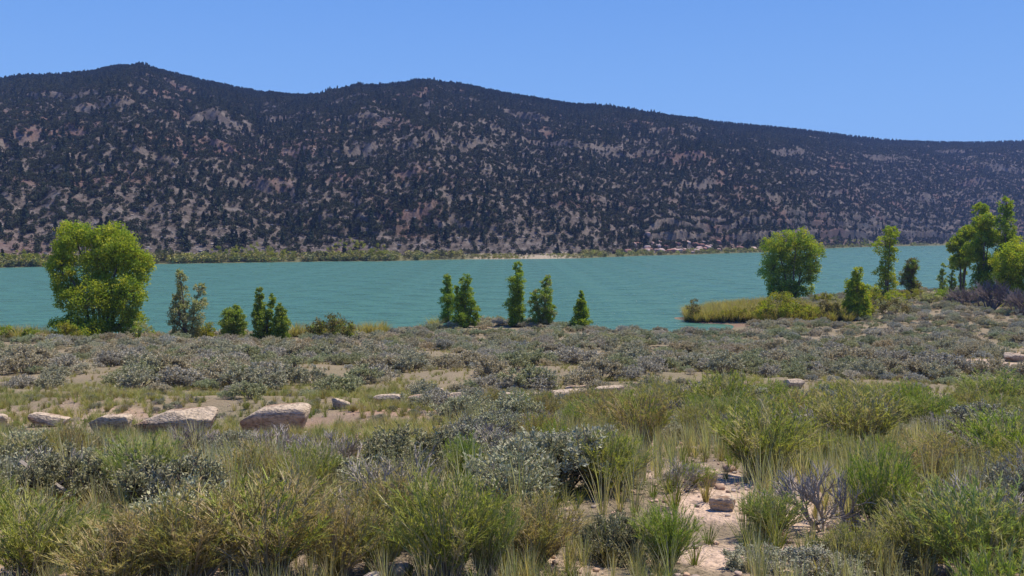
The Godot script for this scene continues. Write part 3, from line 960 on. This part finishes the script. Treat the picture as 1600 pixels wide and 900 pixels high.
	for a in [[1548, 486, 70, 46, "bare grey brush thicket under the broad bright tree"], [1500, 478, 50, 26, "bare grey brush beneath the tall green tree of the grove"], [1596, 492, 60, 40, "bare grey brush at the frame edge under the broad bright tree"]]:
		var at := spot(a[0], a[1])
		var s := -at.z / FOCAL
		var o := thing("bare_brush", at, a[4], "bush", "bare brush under the grove")
		part("stems", bare[0], M.wood, o)
		o.scale = Vector3(a[2] * s, a[3] * s * 1.2, a[2] * s)
	# reeds along the waterline
	rng.seed = 58
	var reed := grass_tuft(60, [Color(0.32, 0.29, 0.09), Color(0.36, 0.28, 0.15), Color(0.24, 0.25, 0.07), Color(0.27, 0.2, 0.12)])
	var pl := []
	var tn := []
	for run in [[448, 604, 506, 527, 260], [1072, 1200, 474, 504, 1000], [1200, 1330, 485, 505, 260], [0, 80, 515, 534, 120], [640, 690, 508, 514, 20]]:
		for i in run[4]:
			var p := spot(rnd(run[0], run[1]), rnd(run[2], run[3]))
			if p.y < -0.25: continue
			var h := rnd(1.0, 2.2)
			pl.append(Transform3D(Basis(Vector3.UP, rnd(0, TAU)).scaled(Vector3(h * 1.3, h, h * 1.3)), p))
			tn.append(vary(Color(1, 1, 1), 0.2))
	scatter("shore_reeds", reed, M.leaf, pl, tn, "yellow tan reeds along the near waterline and the spit", "reeds")

func rocks() -> void:
	boulder(356, 477, 634, 685, 0.75, 0.06, 101, "largest brown fronted boulder with a sloping end and pale top", 9.0, 4, [[Vector3(-0.72, 0.69, 0).normalized(), 0.78], [Vector3(-0.3, 0.95, -0.06).normalized(), 0.97], [Vector3(0, -0.25, 0.97).normalized(), 0.82]])
	boulder(208, 331, 641, 684, 0.6, 0.08, 102, "long slab boulder with a bright flat top beside the largest boulder", 9.0, 4, [[Vector3(-0.6, 0.8, 0).normalized(), 0.9], [Vector3(0, -0.3, 0.95).normalized(), 0.8]])
	boulder(136, 200, 647, 680, 0.7, 0.03, 103, "squat pink topped boulder, next beyond the long slab", 8.0, 4, [[Vector3(-0.6, 0.8, 0).normalized(), 0.95], [Vector3(0.1, -0.35, 0.94).normalized(), 0.8]])
	boulder(42, 100, 648, 668, 0.8, -0.1, 104, "thin low yellowish slab, farthest from the largest boulder in that row", 8.0, 5, [[Vector3(0.3, 0.95, 0).normalized(), 0.92]])
	boulder(-25, 8, 646, 668, 0.8, 0.0, 105, "pale boulder end cut by the frame edge", 4.0, 7)
	boulder(514, 548, 624, 640, 0.6, -0.3, 106, "small tilted pale stone just uphill from the largest boulder", 4.0, 8)
	boulder(582, 628, 616, 632, 0.7, 0.05, 107, "small flat pale stone between largest boulder and the rock cluster", 4.0, 8)
	boulder(692, 730, 612, 640, 0.9, 0.1, 108, "pinkish stone at the near end of the mid slope rock cluster", 3.5, 9)
	boulder(716, 752, 628, 655, 0.9, 0.0, 109, "grey leaning stone in the middle of the rock cluster", 3.5, 9)
	boulder(746, 780, 626, 650, 0.8, 0.0, 110, "pale capped stone in the rock cluster with dark hollow below", 4.0, 9)
	boulder(782, 815, 612, 640, 0.8, -0.1, 111, "rounded tan stone between the rock cluster and long ledge", 3.5, 9)
	boulder(812, 918, 612, 634, 0.6, 0.12, 112, "long low pale ledge of rock at mid slope", 6.0, 7)
	boulder(930, 978, 604, 616, 0.7, 0.05, 113, "low tan slab past the end of the long ledge", 5.0, 8)
	boulder(1226, 1258, 592, 608, 0.8, 0.0, 114, "bright white stone alone among green shrubs", 4.0, 8)
	boulder(1570, 1612, 552, 566, 0.8, -0.15, 115, "flat pale rock on the bare dirt high at the frame edge", 4.0, 7)
	boulder(1572, 1630, 733, 768, 0.8, 0.0, 116, "pinkish rock by vivid green shrubs at the frame edge", 4.0, 8)
	boulder(244, 262, 584, 596, 0.9, 0.0, 117, "lone small white stone out in the sage flat", 3.5, 8)
	boulder(1078, 1124, 738, 762, 0.9, 0.05, 118, "flat pinkish stone at the head of the sandy gap", 4.0, 8)
	boulder(425, 446, 866, 884, 0.9, 0.0, 119, "small pale stone low among the ochre shrubs", 3.5, 8)
	boulder(1108, 1152, 776, 800, 0.9, 0.1, 120, "second flat stone lower in the sandy gap", 4.5, 8)
	boulder(636, 676, 617, 632, 0.7, 0.05, 121, "low cream slab just left of the rock cluster", 5.0, 8)
	boulder(658, 692, 605, 617, 0.7, -0.05, 122, "small cream slab uphill of the rock cluster's near end", 5.0, 8)
	boulder(834, 872, 624, 638, 0.7, 0.0, 123, "small stone right under the long pale ledge", 4.0, 8)
	boulder(884, 926, 603, 615, 0.7, 0.06, 124, "cream slab just behind the long pale ledge's far end", 5.0, 8)
	boulder(986, 1014, 598, 610, 0.7, 0.0, 125, "small cream stone past the low tan slab", 4.0, 8)
	# pebbles on the bare soil
	rng.seed = 62
	var peb := rock_mesh(Vector3(1, 0.65, 0.9), 88, Color(1, 1, 1), Color(0.85, 0.75, 0.7), 3, 6, 3.0)
	var pl := []
	var tn := []
	for i in 5200:
		var f := 2.5 + pow(rng.randf(), 1.8) * 26.0
		var x := rnd(-0.68, 0.68) * f
		var s := rnd(0.012, 0.05) * (1.0 + (2.2 if rng.randf() < 0.05 else 0.0))
		pl.append(Transform3D(Basis(Vector3.UP, rnd(0, TAU)).scaled(Vector3(s, s, s)), Vector3(x, near_h(x, f) + s * 0.12, -f)))
		tn.append(vary(Color(0.38, 0.29, 0.23), 0.35))
	var m: StandardMaterial3D = M.wood.duplicate()
	m.resource_name = "pebbles"
	scatter("pebbles", peb, m, pl, tn, "small pinkish pebbles on the bare sandy soil", "pebbles")

func sage_flat() -> void:
	rng.seed = 71
	var pal := [[Color(0.4, 0.385, 0.265), Color(0.46, 0.44, 0.32), Color(0.33, 0.325, 0.2)], [Color(0.46, 0.425, 0.35), Color(0.4, 0.37, 0.295)], [Color(0.32, 0.335, 0.18), Color(0.38, 0.38, 0.22)], [Color(0.48, 0.42, 0.29), Color(0.39, 0.345, 0.23)]]
	var kinds := []
	for k in 4: kinds.append(sagebrush(13, 3, 4, 10, 0.078, pal[k], Color(0.2, 0.17, 0.14)))
	var list := []
	for i in 21000:
		var f := sqrt(rnd(0.0, 1.0)) * 178.0 + 15.0
		var u := rnd(-0.66, 0.66)
		var x := u * f
		if f > 74.0 and land_in(x, f) < 2.5: continue
		if f < 20.0 and rng.randf() < 0.4: continue
		if open_ground(x, f): continue
		var k := na.get_noise_2d(x * 11.0, f * 11.0 + 800.0)
		if rng.randf() > 0.6 + k * 1.8: continue
		if f < 18.5 and u < 0.03 and u > -0.6 and rng.randf() < 0.6: continue
		var h := (0.3 + 0.85 * pow(rng.randf(), 2.0)) * (0.62 if f < 32.0 else 1.0)
		var y := near_h(x, f)
		if y < 0.1: continue
		list.append([h / f, Transform3D(Basis(Vector3.UP, rnd(0, TAU)).scaled(Vector3(h * 1.3, h, h * 1.3)), Vector3(x, y - 0.02, -f)), rng.randi() % 4])
	list.sort_custom(func(a, b): return a[0] > b[0])
	print("sage bushes ", list.size())
	for i in mini(290, list.size()):
		var e: Array = list[i]
		var o := thing("sagebrush", Vector3.ZERO, "%s %s sagebrush %s" % [["tall", "middling", "low"][0 if e[1].basis.y.y > 0.75 else (1 if e[1].basis.y.y > 0.55 else 2)], ["grey green", "ash grey", "olive green", "tan grey"][e[2]], beside(e[1].origin)], "sagebrush", "sagebrush of the open flat")
		o.transform = e[1]
		part("stems", kinds[e[2]][0], M.wood, o)
		part("foliage", kinds[e[2]][1], M.sage, o)
	for k in 4:
		var pl := []
		var tn := []
		for i in range(290, list.size()):
			if list[i][2] == k:
				pl.append(list[i][1])
				tn.append(vary(Color(1, 1, 1), 0.22))
		scatter("sagebrush_cover", kinds[k][1], M.sage, pl, tn, "grey green sagebrush carpeting the flat down to the shore", "sagebrush")

func foreground() -> void:
	rng.seed = 81
	var bark := Color(0.27, 0.23, 0.185)
	var protos := {}
	var greens := [[Color(0.32, 0.345, 0.09), Color(0.27, 0.31, 0.085), Color(0.39, 0.39, 0.12), Color(0.44, 0.39, 0.22)], [Color(0.26, 0.32, 0.1), Color(0.32, 0.35, 0.12), Color(0.4, 0.37, 0.2)], [Color(0.38, 0.36, 0.13), Color(0.31, 0.315, 0.11), Color(0.45, 0.39, 0.23)]]
	var vivid := [Color(0.29, 0.37, 0.075), Color(0.25, 0.33, 0.07), Color(0.35, 0.4, 0.1), Color(0.4, 0.38, 0.18)]
	var ochre := [Color(0.42, 0.335, 0.17), Color(0.37, 0.32, 0.13), Color(0.32, 0.31, 0.12), Color(0.45, 0.36, 0.21)]
	var sages := [[Color(0.42, 0.41, 0.29), Color(0.36, 0.365, 0.24)], [Color(0.36, 0.375, 0.22), Color(0.43, 0.42, 0.28)]]
	var darks := [Color(0.25, 0.25, 0.14), Color(0.3, 0.285, 0.17)]
	protos.R = [rabbitbrush(110, greens[0], bark), rabbitbrush(120, greens[1], bark), rabbitbrush(95, greens[2], bark)]
	protos.V = [rabbitbrush(120, vivid, bark), rabbitbrush(100, vivid, bark)]
	protos.O = [rabbitbrush(120, ochre, bark), rabbitbrush(100, ochre + [greens[0][0]], bark), rabbitbrush(110, ochre, bark)]
	protos.S = [sagebrush(10, 4, 4, 10, 0.06, sages[0], bark), sagebrush(9, 4, 4, 9, 0.06, sages[1], bark), sagebrush(11, 4, 4, 8, 0.055, sages[0] + [Color(0.2, 0.19, 0.17)], bark)]
	protos.K = [sagebrush(12, 4, 4, 9, 0.055, darks, Color(0.1, 0.08, 0.065))]
	protos.D = [sagebrush(10, 4, 4, 0, 0.05, [], Color(0.34, 0.3, 0.265)), sagebrush(12, 4, 4, 0, 0.05, [], Color(0.22, 0.195, 0.18)), sagebrush(9, 4, 4, 1, 0.05, [Color(0.3, 0.27, 0.2)], Color(0.36, 0.32, 0.27))]
	var words := {"R": ["rabbitbrush", "green rabbitbrush", "shrub"], "V": ["green_shrub", "vivid green shrub", "shrub"], "O": ["ochre_shrub", "ochre tipped shrub", "shrub"], "S": ["silver_sagebrush", "silver grey sagebrush", "sagebrush"], "K": ["dark_shrub", "dark olive shrub", "shrub"], "D": ["dead_shrub", "bare grey dead shrub", "dead shrub"]}
	print("protos ", Time.get_ticks_msec())
	# [kind, bearing, foot, width, top, where]
	var L := [
		["R", 50, 905, 190, 770, "filling the bottom corner beyond the ochre shrubs"],
		["R", 130, 880, 120, 790, "second from the bottom corner, beside the ochre shrubs"],
		["O", 185, 925, 210, 800, "lowest of the ochre clump, nearest the bottom corner"],
		["O", 300, 915, 230, 760, "broad, in the middle of the ochre clump"],
		["O", 420, 905, 250, 738, "tallest and brownest of the ochre clump"],
		["O", 530, 900, 170, 775, "last of the ochre clump, next to the big yellow green shrub"],
		["D", 40, 775, 190, 688, "large and bluish, by the fallen branch"],
		["D", 190, 770, 150, 700, "between the fallen branch and the grey sagebrush"],
		["S", 320, 775, 170, 697, "above the tallest ochre shrub"],
		["R", 480, 780, 110, 690, "upright, above the end of the ochre clump"],
		["S", 560, 760, 110, 695, "between upright rabbitbrush and pale dead shrub"],
		["D", 612, 815, 160, 690, "tall, just above the big yellow green shrub"],
		["R", 700, 910, 200, 732, "biggest yellow green one at bottom centre"],
		["R", 760, 905, 120, 770, "leaning on the biggest one at bottom centre"],
		["V", 726, 760, 76, 678, "small upright, above the bottom centre rabbitbrush"],
		["S", 855, 770, 150, 640, "tall, uphill of the straw coloured shrub"],
		["S", 790, 790, 120, 690, "behind the biggest bottom centre rabbitbrush"],
		["V", 868, 712, 56, 655, "small, tucked against the tall silver sagebrush"],
		["O", 840, 885, 150, 775, "straw coloured, left of the dark round shrub"],
		["K", 955, 880, 90, 790, "on bare sand at bottom centre"],
		["V", 1040, 890, 110, 780, "beside the dark round shrub and sandy gap"],
		["R", 950, 775, 140, 670, "uphill of the dark round shrub"],
		["O", 1005, 700, 110, 605, "tall, below the long pale ledge"],
		["R", 1035, 675, 90, 590, "at the head of the green bank"],
		["R", 1130, 665, 110, 578, "behind the bluish dead shrub on the green bank"],
		["D", 1110, 682, 66, 640, "small bluish, on the green bank"],
		["D", 1065, 765, 70, 715, "small, left of the sandy gap"],
		["R", 1190, 750, 180, 625, "wide, right above the sandy gap"],
		["O", 1260, 690, 150, 610, "below the bright white stone"],
		["R", 1340, 710, 170, 600, "wide, mid green bank"],
		["D", 1285, 830, 140, 705, "white stemmed, fanning up in the green bank"],
		["V", 1375, 840, 120, 690, "tall upright, beside the white stemmed dead shrub"],
		["V", 1420, 662, 76, 594, "dome shaped, at the top of the green bank"],
		["D", 1500, 672, 86, 628, "beside the dome shaped green shrub"],
		["R", 1555, 650, 120, 580, "tall at the bank top by the frame edge"],
		["V", 1572, 745, 150, 640, "broad, above the pinkish rock at the frame edge"],
		["O", 1470, 745, 130, 680, "low, between vivid green shrubs of the bank"],
		["R", 1530, 915, 250, 755, "largest, in the bottom corner under the pinkish rock"],
		["R", 1440, 890, 160, 780, "beside the largest bottom corner rabbitbrush"],
		["K", 1345, 890, 110, 830, "low twiggy, beneath the tall vivid shrub"],
		["R", 1205, 840, 110, 765, "right below the sandy gap's stones"],
		["S", 1275, 905, 110, 850, "low, at the bottom below the white stemmed dead shrub"],
		["S", 1190, 890, 80, 840, "small, at the sandy bottom edge"],
		["V", 1090, 760, 70, 725, "little, between the two flat stones and dead shrub"]]
	var n := 0
	for e in L:
		place_shrub(protos, words, e[0], spot(e[1], e[2]), e[3], e[2] - e[4], "%s %s" % [words[e[0]][1], e[5]], "", n)
		n += 1
	# smaller growth between them
	rng.seed = 83
	var taken := 0
	for i in 900:
		var f := 3.2 + pow(rng.randf(), 0.75) * 20.0
		var u := rnd(-0.66, 0.66)
		var x := u * f
		var px := u * FOCAL + 800.0
		var gap := px > 1060 and px < 1180 and f < 9.0
		if gap and rng.randf() < 0.85: continue
		if open_ground(x, f): continue
		if f < 6.5 and px > 820 and px < 1000 and rng.randf() < 0.6: continue
		var rocks_here := px < 700.0 and f > 9.5
		var h := rnd(0.22, 0.5) * (0.4 if rocks_here else 1.0)
		if rocks_here and f > 12.0 and f < 17.5 and rng.randf() < 0.8: continue
		if not rocks_here and f > 11.0: h *= 1.45
		var pick := rng.randf()
		var kind := "S"
		if px > 900.0: kind = "R" if pick < 0.38 else ("V" if pick < 0.5 else ("O" if pick < 0.68 else ("S" if pick < 0.84 else "D")))
		else: kind = "S" if pick < 0.42 else ("D" if pick < 0.62 else ("R" if pick < 0.82 else ("O" if pick < 0.93 else "K")))
		if rng.randf() < 0.45: continue
		var at := Vector3(x, near_h(x, f), -f)
		var hp := h / f * FOCAL
		place_shrub(protos, words, kind, at, hp * rnd(1.0, 1.5), hp, "%s %s %s" % ["low" if h < 0.25 else ("small" if h < 0.4 else "middling"), words[kind][1], beside(at)], "small %s plants of the near slope" % words[kind][1], n)
		n += 1
	print("shrubs ", n)
	# grass between the shrubs
	var tufts := [grass_tuft(46, [Color(0.34, 0.28, 0.15), Color(0.28, 0.24, 0.12), Color(0.22, 0.21, 0.09)]), grass_tuft(46, [Color(0.14, 0.18, 0.05), Color(0.19, 0.2, 0.07)])]
	for k in 2:
		var pl := []
		var tn := []
		for i in (2600 if k == 1 else 9000):
			var f := 2.6 + pow(rng.randf(), 0.9 if k == 0 else 1.1) * (26.0 if k == 1 else 70.0)
			var x := rnd(-0.68, 0.68) * f
			var px := x / f * FOCAL + 800.0
			if na.get_noise_2d(x * 22.0 + k * 300.0, f * 22.0) < -0.05: continue
			if px > 1060 and px < 1170 and f < 9.0 and rng.randf() < 0.8: continue
			var h := rnd(0.12, 0.36) * (0.6 if f < 4.5 else 1.0)
			pl.append(Transform3D(Basis(Vector3.UP, rnd(0, TAU)).scaled(Vector3(h * 1.1, h, h * 1.1)), Vector3(x, near_h(x, f) - 0.01, -f)))
			tn.append(vary(Color(1, 1, 1), 0.25))
		scatter("dry_grass" if k == 0 else "green_grass", tufts[k], M.leaf, pl, tn, "short straw coloured grass between the shrubs" if k == 0 else "short green grass between the shrubs", "grass")
	# tufts covering the flat about the boulders
	rng.seed = 84
	var low := grass_tuft(40, [Color(0.33, 0.3, 0.14), Color(0.26, 0.265, 0.1), Color(0.38, 0.32, 0.18), Color(0.22, 0.24, 0.09)])
	var lpl := []
	var ltn := []
	for i in 11000:
		var f := rnd(11.0, 36.0) if i < 5200 else rnd(20.0, 75.0)
		var x := rnd(-0.64, 0.3 if i < 5200 else 0.64) * f
		if open_ground(x, f): continue
		if na.get_noise_2d(x * 18.0 + 120.0, f * 18.0) < -0.12: continue
		var h := rnd(0.12, 0.3)
		lpl.append(Transform3D(Basis(Vector3.UP, rnd(0, TAU)).scaled(Vector3(h * 1.5, h, h * 1.5)), Vector3(x, near_h(x, f) - 0.01, -f)))
		ltn.append(vary(Color(1, 1, 1), 0.25))
	scatter("bunch_grass", low, M.leaf, lpl, ltn, "low olive and straw bunch grass on the flat about the boulders", "grass")
	# tall thin straw stalks
	rng.seed = 85
	var stalk := grass_tuft(26, [Color(0.5, 0.43, 0.27), Color(0.44, 0.39, 0.26), Color(0.36, 0.35, 0.17), Color(0.48, 0.44, 0.32)])
	var spl := []
	var stn := []
	for i in 3600:
		var f := 3.4 + pow(rng.randf(), 1.1) * 15.0
		var x := rnd(-0.68, 0.68) * f
		var px := x / f * FOCAL + 800.0
		if na.get_noise_2d(x * 16.0 + 900.0, f * 16.0) < -0.08: continue
		if px < 700.0 and f > 11.0: continue
		if px > 1060 and px < 1170 and f < 9.0: continue
		var h := rnd(0.25, 0.6) * (0.55 if f < 5.5 else 1.0)
		spl.append(Transform3D(Basis(Vector3.UP, rnd(0, TAU)).scaled(Vector3(h * 0.6, h, h * 0.6)), Vector3(x, near_h(x, f) - 0.01, -f)))
		stn.append(vary(Color(1, 1, 1), 0.25))
	scatter("straw_stalks", stalk, M.leaf, spl, stn, "tall thin straw stalks standing between the near shrubs", "grass")
	# a fallen grey branch in the dead brush
	var st := MB.new()
	rng.seed = 87
	var a := Vector3(-0.42, 0.34, 0.05)
	var dirn := Vector3(0.82, -0.42, 0.1).normalized()
	var p := a
	for i in 6:
		var q := p + (dirn + rdir() * 0.12).normalized() * 0.16
		st.tube(p, q, 0.026 - i * 0.002, 0.024 - i * 0.002, vary(Color(0.27, 0.24, 0.22), 0.1), 7)
		if i % 2 == 1:
			var lf := MB.new()
			twiggy(st, lf, q, (dirn + rdir() * 0.7 + Vector3.UP * 0.4).normalized(), 0.2, 0.011, 1, 3, Color(0.28, 0.25, 0.23), [], 0, 0.05, 0.6, 2)
		p = q
	var o := top_mesh("fallen_branch", st.mesh(), M.wood)
	o.position = spot(128, 792)
	tag(o, "weathered grey fallen branch propped slantwise in the dead brush", "branch")

func place_shrub(protos: Dictionary, words: Dictionary, kind: String, at: Vector3, wpx: float, hpx: float, label: String, group: String, n: int) -> void:
	var s := -at.z / FOCAL
	var pr: Array = protos[kind][n % protos[kind].size()]
	var o := thing(words[kind][0], at - Vector3(0, 0.01, 0), label, words[kind][2], group)
	o.rotation.y = rnd(0, TAU)
	o.scale = Vector3(wpx * s, hpx * s * 1.03, wpx * s)
	part("stems", pr[0], M.wood, o)
	if pr[1]: part("foliage", pr[1], M.sage if kind in ["S", "K"] else M.leaf, o)
